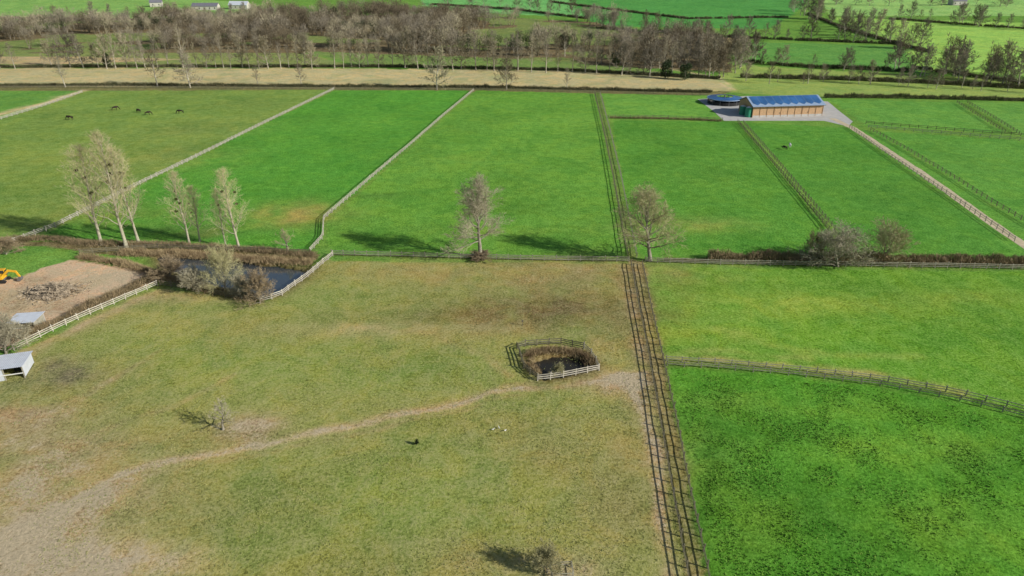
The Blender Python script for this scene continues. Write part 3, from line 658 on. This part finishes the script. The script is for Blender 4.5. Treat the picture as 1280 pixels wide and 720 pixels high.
patch(60,360,6,4,.8,(140,116,84),.0,31); patch(130,345,8,4,.6,(196,176,138),.3,33); patch(20,380,8,5,.8,(140,120,88),.0,35); patch(90,385,6,3,.7,(132,112,80),.0,36); patch(40,350,4,2,.7,(120,104,72),.0,37)
pond1=W([(197,319),(240,321),(300,326),(360,334),(386,338),(372,350),(345,367),(326,372),(290,362),(255,352),(222,342),(203,332)])
pond2=W([(667,452),(680,446),(705,443),(728,447),(741,458),(722,466),(700,470),(680,472)])
for pd,w in ((pond1,2.6),(pond2,2.2)):
    d=dist(X,Y,pd+[pd[0]]); f=np.exp(-(d/w)**2)*.85; c_=np.array(col(84,72,46)); RGB[:]=RGB*(1-f[:,None])+c_*f[:,None]; D[:]*=(1-f)
    m=inpoly(WX,WY,pd); Z[m]=-1.1; RGB[m]=col(50,42,30); D[m]=0; S[m]=0
V=np.stack([X,Y,Z],1).astype(np.float32)
me=bpy.data.meshes.new('ground'); me.vertices.add(len(V)); me.vertices.foreach_set('co',V.ravel())
i0=(np.arange(ny-1)[:,None]*nx+np.arange(nx-1)[None,:]).ravel(); Q=np.stack([i0,i0+1,i0+nx+1,i0+nx],1).astype(np.int32)
me.loops.add(Q.size); me.loops.foreach_set('vertex_index',Q.ravel()); me.polygons.add(len(Q)); me.polygons.foreach_set('loop_start',np.arange(0,Q.size,4,dtype=np.int32))
me.update(calc_edges=True)
a=me.color_attributes.new('fieldcol','FLOAT_COLOR','POINT'); a.data.foreach_set('color',np.hstack([RGB,np.ones((len(X),1))]).astype(np.float32).ravel())
a=me.color_attributes.new('mask','FLOAT_COLOR','POINT'); a.data.foreach_set('color',np.stack([D,S,D*0,D*0+1],1).astype(np.float32).ravel())
me.polygons.foreach_set('use_smooth',[True]*len(Q))
me.materials.append(ground_mat()); go=bpy.data.objects.new('ground',me); C.objects.link(go); tag(go,kind='structure')
def sheet(name,pts,z,mk,grow_=1.0):
    c=sum((Vector(p) for p in pts),Vector())/len(pts); b=MB()
    b.quad(*[(c.x+(p.x-c.x)*grow_,c.y+(p.y-c.y)*grow_,z) for p in pts]); o=b.build(name,M[mk]); tag(o,kind='structure'); return o
sheet('water',pond1,-.4,'water',1.06); sheet('water',pond2,-.45,'water2',1.1)
def strip(name,pts,w,z,mk):
    wp=W(pts); P2=[]
    for a_,b_ in zip(wp[:-1],wp[1:]):
        k=max(2,int((b_-a_).length/3))
        for i in range(k): P2.append(a_.lerp(b_,i/k))
    P2.append(wp[-1]); b=MB(); prev=None
    for i,p in enumerate(P2):
        d=(P2[min(i+1,len(P2)-1)]-P2[max(i-1,0)]); d=Vector((-d.y,d.x,0)).normalized()*w*.5
        l=p+d*random.uniform(.85,1.12); r=p-d*random.uniform(.85,1.12); l.z=r.z=z
        if prev: b.quad(prev[1],r,l,prev[0])
        prev=(l,r)
    o=b.build(name,M[mk]); tag(o,kind='structure')
strip('track',[(1040,148),(1066,160),(1100,182),(1150,215),(1200,250),(1260,293),(1330,340)],2.8,.03,'track')
yard=W([(872,124),(935,120),(1035,127),(1048,138),(1066,152),(1060,158),(1030,151),(905,151),(893,140)])
sheet('yard',yard,.02,'concrete')
# ------------------------------------------------------------ barn
A=G(940,147);B=G(1027,144.5); ang=math.atan2(B.y-A.y,B.x-A.x); Lb=(B-A).length; Db=13; ev=4.6; rg=7.0
barn=empty('barn',A,ang); tag(barn,'long larch clad barn with a blue panelled roof standing on the pale yard','barn')
w=MB(); w.box((Lb/2,0,ev/2+.4),(Lb,.15,ev-.8)); w.box((Lb/2,Db,ev/2),(Lb,.15,ev))
for xx in (0,Lb):
    n=len(w.v); w.v+=[(xx,.08,0),(xx,Db-.08,0),(xx,Db-.08,ev),(xx,Db/2,rg-.1),(xx,.08,ev)]; w.f.append((n,n+1,n+2,n+3,n+4))
w.build('wall',M['clad'],barn)
b=MB(); b.box((Lb/2,-.06,.4),(Lb+.1,.2,.8)); b.build('plinth',M['concrete'],barn)
rf=MB()
rf.v+=[(-.6,-.8,ev-.3),(Lb+.6,-.8,ev-.3),(Lb+.6,Db/2,rg),(-.6,Db/2,rg),(-.6,Db+.8,ev-.3),(Lb+.6,Db+.8,ev-.3)]
rf.v+=[(x_,y_,z_+.18) for x_,y_,z_ in rf.v[:6]]
rf.f+=[(0,1,2,3),(3,2,5,4),(6,9,8,7),(9,10,11,8),(0,6,7,1),(4,5,11,10),(0,3,9,6),(3,4,10,9),(1,7,8,2),(2,8,11,5)]
roof=rf.build('roof',M['roofgrey'],barn)
nc=9
for i in range(nc):
    x0=.2+i*(Lb-.4)/nc+.1; x1=.2+(i+1)*(Lb-.4)/nc-.1; xm=(x0+x1)/2
    def rp(x_,t): return (x_,-.8+t*(Db/2+.8),ev-.3+t*(rg-ev+.3)+.24)
    b=MB(); b.quad(rp(x0,.3),rp(xm,.12),rp(x1,.3),rp(x1,.97),rp(x0,.97)); b.build('solar_panel',M['solar'],roof)
for i in range(11):
    b=MB(); b.box((i*Lb/10,-.14,ev/2),(.16,.14,ev)); b.build('post',M['clad2'],barn)
for xx in (Lb*.35,Lb*.75):
    b=MB(); b.box((xx,-.11,1.9),(2.4,.06,2.8)); d=b.build('door',M['clad'],barn); h=MB(); h.box((xx+1.0,-.2,1.6),(.08,.08,.5)); h.build('handle',M['steel'],d)
b=MB(); b.box((-.1,Db*.5,2),(.1,5,3.9)); b.build('door',M['clad2'],barn)
b=MB(); b.box((Lb/2,-.95,ev-.25),(Lb+1,.14,.14)); b.build('gutter',M['steel'],barn)
def tank(px,py,lab,r=1.3,h=3.2):
    t=empty('tank',G(px,py)); tag(t,lab,'tank'); b=MB(); b.lathe([(r,0),(r*1.03,h*.3),(r,h*.33),(r*1.03,h*.66),(r,h*.7),(r,h*.9),(r*.9,h)],18); b.build('body',M['green'],t,True)
    b=MB(); b.lathe([(r*.9,h),(r*.5,h+.25),(.3,h+.35),(.001,h+.36)],18); b.build('lid',M['white'],t,True)
tank(928,143,'green feed tank at the left end of the barn, leftmost of three',1.4,3.4); tank(935,146,'green feed tank with white lid, nearest of the three by the barn',1.4,3.8); tank(931,138,'green feed tank with white lid, farthest of the three by the barn',1.5,4.4)
c=G(905,129); hw=empty('horse_walker',c); tag(hw,'round horse walker with dark blue ring roof beside the barn','horse walker')
b=MB(); b.lathe([(3.6,2.9),(7.4,2.3),(7.4,2.45),(3.6,3.1),(3.6,2.9)],36); b.build('roof',M['solar'],hw)
b=MB(); b.lathe([(7.45,2.2),(7.6,2.2),(7.6,2.5),(7.45,2.5)],36); b.build('roof_edge',M['roofgrey'],hw)
b=MB(); b.lathe([(7.1,0),(7.1,1.4),(7.2,1.4),(7.2,0)],36); b.build('outer_wall',M['dark'],hw); b=MB(); b.lathe([(4,0),(4,1.4),(4.1,1.4),(4.1,0)],36); b.build('inner_wall',M['dark'],hw)
for i in range(12):
    t=i*PI/6; b=MB(); b.box((7.15*math.cos(t),7.15*math.sin(t),1.2),(.16,.16,2.4)); b.build('post',M['steel'],hw)
b=MB(); b.lathe([(.3,0),(.3,3.6),(.001,3.8)],12); b.build('centre_post',M['steel'],hw)
# ------------------------------------------------------------ sheds
def shed(px,py,rz,sx_,sy_,h0,h1,lab,solid=False):
    s=empty('field_shelter',G(px,py),rz); tag(s,lab,'shed')
    b=MB(); b.box((0,sy_/2,h0/2),(sx_,.08,h0)); b.build('back_wall',M['metal'],s)
    for xx in (-sx_/2,sx_/2):
        b=MB(); b.quad((xx,-sy_/2,.1),(xx,sy_/2-.05,.1),(xx,sy_/2-.05,h0-.05),(xx,-sy_/2,h1-.05)); b.build('side_wall',M['metal'] if solid else M['wood_grey'],s)
    b=MB(); nrib=int(sx_/.25); prev=None
    for i in range(nrib*2+1):
        x_=-sx_/2-.3+(sx_+.6)*i/(nrib*2); z_=.04 if i%2 else 0; a_=(x_,-sy_/2-.5,h1+z_+.1); c_=(x_,sy_/2+.3,h0+z_+.05)
        if prev: b.quad(prev[0],a_,c_,prev[1])
        prev=(a_,c_)
    b.build('roof',M['metal'],s)
    for xx in (-sx_/2,0,sx_/2):
        b=MB(); b.box((xx,-sy_/2,h1/2),(.14,.14,h1)); b.build('post',M['wood_grey'],s)
    b=MB(); b.beam((-sx_/2,-sy_/2-.1,1),(sx_/2,-sy_/2-.1,1),.05,.15); b.build('rail',M['white'],s)
    if solid:
        b=MB(); b.box((-sx_*.25,-sy_/2+.02,h1*.46),(sx_*.46,.06,h1*.9)); b.build('front_wall',M['metal'],s)
    b=MB(); b.box((sx_*.2,sy_*.1,.25),(1.2,.6,.5)); b.build('trough',M['dark'],s)
shed(14,466,.3,5.2,4.6,2.0,2.2,'half walled field shelter with pale metal roof at the left edge, nearest one',True)
shed(36,410,.15,4.2,3.6,2,2.1,'small shed with pale blue grey metal roof behind the left edge hedge')
# ------------------------------------------------------------ excavator
ex=empty('excavator',G(2,352),math.radians(8)); ex.scale=(.85,.85,.85); tag(ex,'yellow tracked excavator cut by the left edge on the bare soil plot','excavator')
for sy in (-1,1):
    b=MB(); prof=[(-1.7,.35),(-1.45,.05),(1.45,.05),(1.7,.35),(1.45,.7),(-1.45,.7)]
    n=len(b.v); b.v+=[(x_,sy*1.1-.25,z_) for x_,z_ in prof]+[(x_,sy*1.1+.25,z_) for x_,z_ in prof]
    b.f+=[(0,1,2,3,4,5),(11,10,9,8,7,6)]+[(i,(i+1)%6,(i+1)%6+6,i+6) for i in range(6)]; b.build('crawler_track',M['rubber'],ex)
b=MB(); b.box((0,0,.75),(2,1.5,.35)); b.build('undercarriage',M['steel'],ex)
b=MB(); b.box((-.5,0,1.35),(3,2.4,.8)); b.box((-1.5,0,1.9),(1.0,2.3,.35)); b.build('upper_body',M['yellow'],ex)
b=MB(); b.box((.4,.75,2.2),(1.5,.95,1.2)); b.box((.4,.75,2.87),(1.6,1.0,.12)); cab=b.build('cab',M['yellow'],ex)
b=MB(); b.box((.42,.75,2.3),(1.56,.8,.8)); b.box((.4,.75,2.3),(1.2,1.0,.8)); b.build('window',M['glass'],cab)
b=MB(); b.beam((.9,-.2,1.6),(2.4,-.2,2.9),.35,.5); b.beam((2.3,-.2,2.85),(4.0,-.2,2.5),.33,.42); b.build('boom',M['yellow'],ex)
b=MB(); b.beam((3.9,-.2,2.6),(4.5,-.2,1.0),.28,.36); b.build('arm',M['yellow'],ex)
b=MB(); b.beam((1.2,-.2,1.7),(2.4,-.2,2.3),.14,.14); b.build('hydraulic_ram',M['steel'],ex)
b=MB(); pr=[(4.3,1.2),(4.8,1.1),(4.9,.6),(4.5,.15),(3.9,.2),(3.8,.5)]
b.v+=[(x_,-.7,z_) for x_,z_ in pr]+[(x_,.3,z_) for x_,z_ in pr]; b.f+=[(0,1,2,3,4,5),(11,10,9,8,7,6)]+[(i,i+1,i+7,i+6) for i in range(4)]; b.build('bucket',M['steel'],ex)
rn=random.Random(4); b=MB()
for k in range(1300):
    u=rn.gauss(0,2.3);v=rn.gauss(0,1.7); h=max(0,2.1*(1-(u/6)**2-(v/3.6)**2))*(.65+.35*math.sin(u*2)*math.cos(v*3)); h=max(h,0); p=Vector((u,v,rn.random()*h+.05)); d=Vector((rn.gauss(0,1),rn.gauss(0,1),rn.gauss(0,.4))).normalized(); L_=rn.uniform(.4,1.8); r_=rn.uniform(.02,.08)
    b.tube([p-d*L_/2,p,p+d*L_/2],[r_,r_,r_*.6],4,True)
bp=b.build('brush_pile',M['log']); bp.location=G(66,366); tag(bp,'heap of pale cut branches on the bare soil plot','branch pile')
g=empty('tree_guard',G(702,716),.05); tag(g,'square weathered wooden guard beside the little tree at the bottom edge','tree guard')
for sx_ in (-1,1):
    for sy in (-1,1):
        b=MB(); b.box((sx_*1.1,sy*.7,.45),(.11,.11,.9)); b.build('post',M['wood_grey'],g)
for z_ in (.4,.75):
    b=MB(); b.box((0,.77,z_),(2.3,.04,.11)); b.build('rail',M['wood_grey'],g); b=MB(); b.box((0,-.77,z_),(2.3,.04,.11)); b.build('rail',M['wood_grey'],g)
    b=MB(); b.box((-1.18,0,z_),(.04,1.46,.11)); b.build('rail',M['wood_grey'],g); b=MB(); b.box((1.18,0,z_),(.04,1.46,.11)); b.build('rail',M['wood_grey'],g)
st=MB(); st.box((0,0,.55),(.1,.1,1.2)); st.box((0,-.07,1.0),(.35,.06,.35)); so=st.build('stake',M['wood_brown']); so.location=G(653,407); tag(so,'lone brown stake with a small board in the field above the small pond','stake')
# ------------------------------------------------------------ animals
def skin_mesh(name,verts,edges,rad,mt,sub=2):
    me=bpy.data.meshes.new(name); me.from_pydata(verts,edges,[]); o=bpy.data.objects.new(name,me); C.objects.link(o)
    md=o.modifiers.new('s','SKIN'); md.use_smooth_shade=True
    for i,r in enumerate(rad): me.skin_vertices[0].data[i].radius=(r if hasattr(r,'__len__') else (r,r))
    me.skin_vertices[0].data[0].use_root=True
    sb=o.modifiers.new('b','SUBSURF'); sb.levels=sub; sb.render_levels=sub
    dg=bpy.context.evaluated_depsgraph_get(); m2=bpy.data.meshes.new_from_object(o.evaluated_get(dg)); bpy.data.objects.remove(o)
    m2.name=name; m2.materials.clear(); m2.materials.append(mt); return m2
hv=[(-.65,0,1.22),(-.15,0,1.16),(.4,0,1.18),(.72,0,1.22),(1.02,0,1.15),(1.3,0,.8),(1.42,0,.52),(1.52,0,.28),(1.58,0,.1)]
hr=[(.27,.30),(.29,.31),(.29,.31),(.2,.26),(.13,.2),(.1,.15),(.1,.13),(.08,.09),(.06,.06)]
he=[(i,i+1) for i in range(8)]
for sy in (-1,1):
    n=len(hv); hv+=[(.5,sy*.2,.85),(.52,sy*.2,.5),(.5,sy*.2,.16),(.55,sy*.2,.05)]; hr+=[.13,.065,.045,.06]; he+=[(2,n),(n,n+1),(n+1,n+2),(n+2,n+3)]
    n=len(hv); hv+=[(-.72,sy*.2,.95),(-.62,sy*.2,.75),(-.9,sy*.2,.5),(-.86,sy*.2,.16),(-.8,sy*.2,.05)]; hr+=[.17,.12,.06,.045,.06]; he+=[(0,n),(n,n+1),(n+1,n+2),(n+2,n+3),(n+3,n+4)]
    n=len(hv); hv+=[(1.3,sy*.09,.62)]; hr+=[.03]; he+=[(6,n)]
hm=skin_mesh('body',hv,he,hr,M['horse_dark'])
def horse(px,py,rz,lab,mt=None,s=1.15):
    g_=G(px,py); r=empty('horse',g_,rz); tag(r,lab,'horse'); m_=hm
    if mt: m_=hm.copy(); m_.materials.clear(); m_.materials.append(M[mt])
    o=bpy.data.objects.new('body',m_); C.objects.link(o); o.parent=r
    b=MB(); b.tube([Vector((-.92,0,1.3)),Vector((-1.08,0,1.1)),Vector((-1.08,0,.5))],[.05,.08,.03],6,True); b.build('tail',M['hair'] ,r)
    b=MB(); b.v+=[(.75,0,1.5),(1.1,0,1.36),(1.42,0,.85),(1.36,0,.8),(1.05,.05,1.15),(.75,.05,1.35)]; b.f+=[(0,1,2,3,4,5)]; b.build('mane',M['hair'],r)
    r.scale=(s,s,s); return r
horse(88,150,3.0,'dark horse grazing alone at the left of the upper left paddock',None,1.25)
horse(144,138,.4,'dark horse grazing nearest the boundary in the upper left paddock',None,1.25)
horse(174,141,2.6,'dark horse grazing left of its close companion in the upper left paddock')
horse(185,144,.3,'dark horse grazing right of its close companion in the upper left paddock')
horse(226,142,3.3,'dark horse grazing farthest right in the upper left paddock')
horse(987,184,1.4,'white horse grazing in the paddock below the barn','horse_grey',.95)
horse(981,187,1.9,'dark horse grazing beside the white one below the barn',None,.9)
bm_=skin_mesh('bird',[(0,0,.3),(.2,0,.33),(.3,0,.42),(.38,0,.5),(.46,0,.49),(-.25,0,.3),(0,.06,.15),(0,.06,.02),(0,-.06,.15),(0,-.06,.02)],[(0,1),(1,2),(2,3),(3,4),(0,5),(0,6),(6,7),(0,8),(8,9)],[.1,.09,.05,.05,.02,.03,.02,.015,.02,.015],M['feather'])
for i,(px,py,rz,l) in enumerate([(616,538,.3,'white bird on the brown field, leftmost of three'),(624,536,2,'white bird on the brown field, middle one of three'),(632,539,4,'white bird on the brown field, rightmost of three')]):
    o=bpy.data.objects.new('bird',bm_); C.objects.link(o); o.location=G(px,py); o.rotation_euler=(0,0,rz); o.scale=(.7,)*3; tag(o,l,'bird')
# ------------------------------------------------------------ far buildings
def house(px,py,sx_,sy_,h,rh,rz,lab,rm='slate'):
    r=empty('farm_building',G(px,py),rz); tag(r,lab,'building')
    w=MB(); w.box((0,0,h/2-.5),(sx_,sy_,h+1))
    for s_ in (-1,1): w.quad((s_*sx_/2,-sy_/2,h),(s_*sx_/2,sy_/2,h),(s_*sx_/2,0,h+rh))
    w.build('wall',M['render'],r); b=MB(); e=.4
    b.quad((-sx_/2-e,-sy_/2-e,h-.1),(sx_/2+e,-sy_/2-e,h-.1),(sx_/2+e,0,h+rh+.1),(-sx_/2-e,0,h+rh+.1)); b.quad((-sx_/2-e,0,h+rh+.1),(sx_/2+e,0,h+rh+.1),(sx_/2+e,sy_/2+e,h-.1),(-sx_/2-e,sy_/2+e,h-.1)); b.build('roof',M[rm],r)
    for i in range(max(2,int(sx_/5))):
        b=MB(); x_=-sx_/2+(i+.5)*sx_/max(2,int(sx_/5)); b.box((x_,-sy_/2-.03,h*.5),(1.1,.1,1.3)); b.build('window',M['glass'],r)
house(258,12,26,10,3.5,3,.05,'long low far building with grey roof at top left, left one'); house(300,11,20,9,4,3.5,-.1,'far building with pale roof at top left, right one','metal'); house(196,8,12,8,4,3,.3,'small far house at the top left, left of the long low one')
house(1196,6,16,9,4,3.5,.1,'far farmhouse near the top right corner')
# ------------------------------------------------------------ light, camera
el=math.radians(27); sd=Vector((.92,-.39,0)).normalized(); sd=Vector((sd.x*math.cos(el),sd.y*math.cos(el),math.sin(el)))
L=bpy.data.lights.new('sun','SUN'); L.energy=5.0; L.angle=math.radians(.55); L.color=(1,.96,.89); lo=bpy.data.objects.new('sun',L); C.objects.link(lo); lo.rotation_euler=sd.to_track_quat('Z','Y').to_euler()
wd=bpy.data.worlds.new('World'); bpy.context.scene.world=wd; wd.use_nodes=True; nt=wd.node_tree; bg=nt.nodes['Background']; sk=nt.nodes.new('ShaderNodeTexSky'); sk.sky_type='NISHITA'; sk.sun_disc=False
sk.sun_elevation=el; sk.sun_rotation=math.atan2(sd.x,sd.y); nt.links.new(sk.outputs[0],bg.inputs[0]); bg.inputs[1].default_value=.075
cam=bpy.data.cameras.new('camera'); cam.lens=24; cam.sensor_width=36; cam.clip_end=9000; co=bpy.data.objects.new('camera',cam); C.objects.link(co); co.location=(0,0,CH); co.rotation_euler=(PI/2-P,0,0)
sc=bpy.context.scene; sc.camera=co; sc.view_settings.view_transform='Standard'; sc.view_settings.look='None'; sc.view_settings.exposure=0
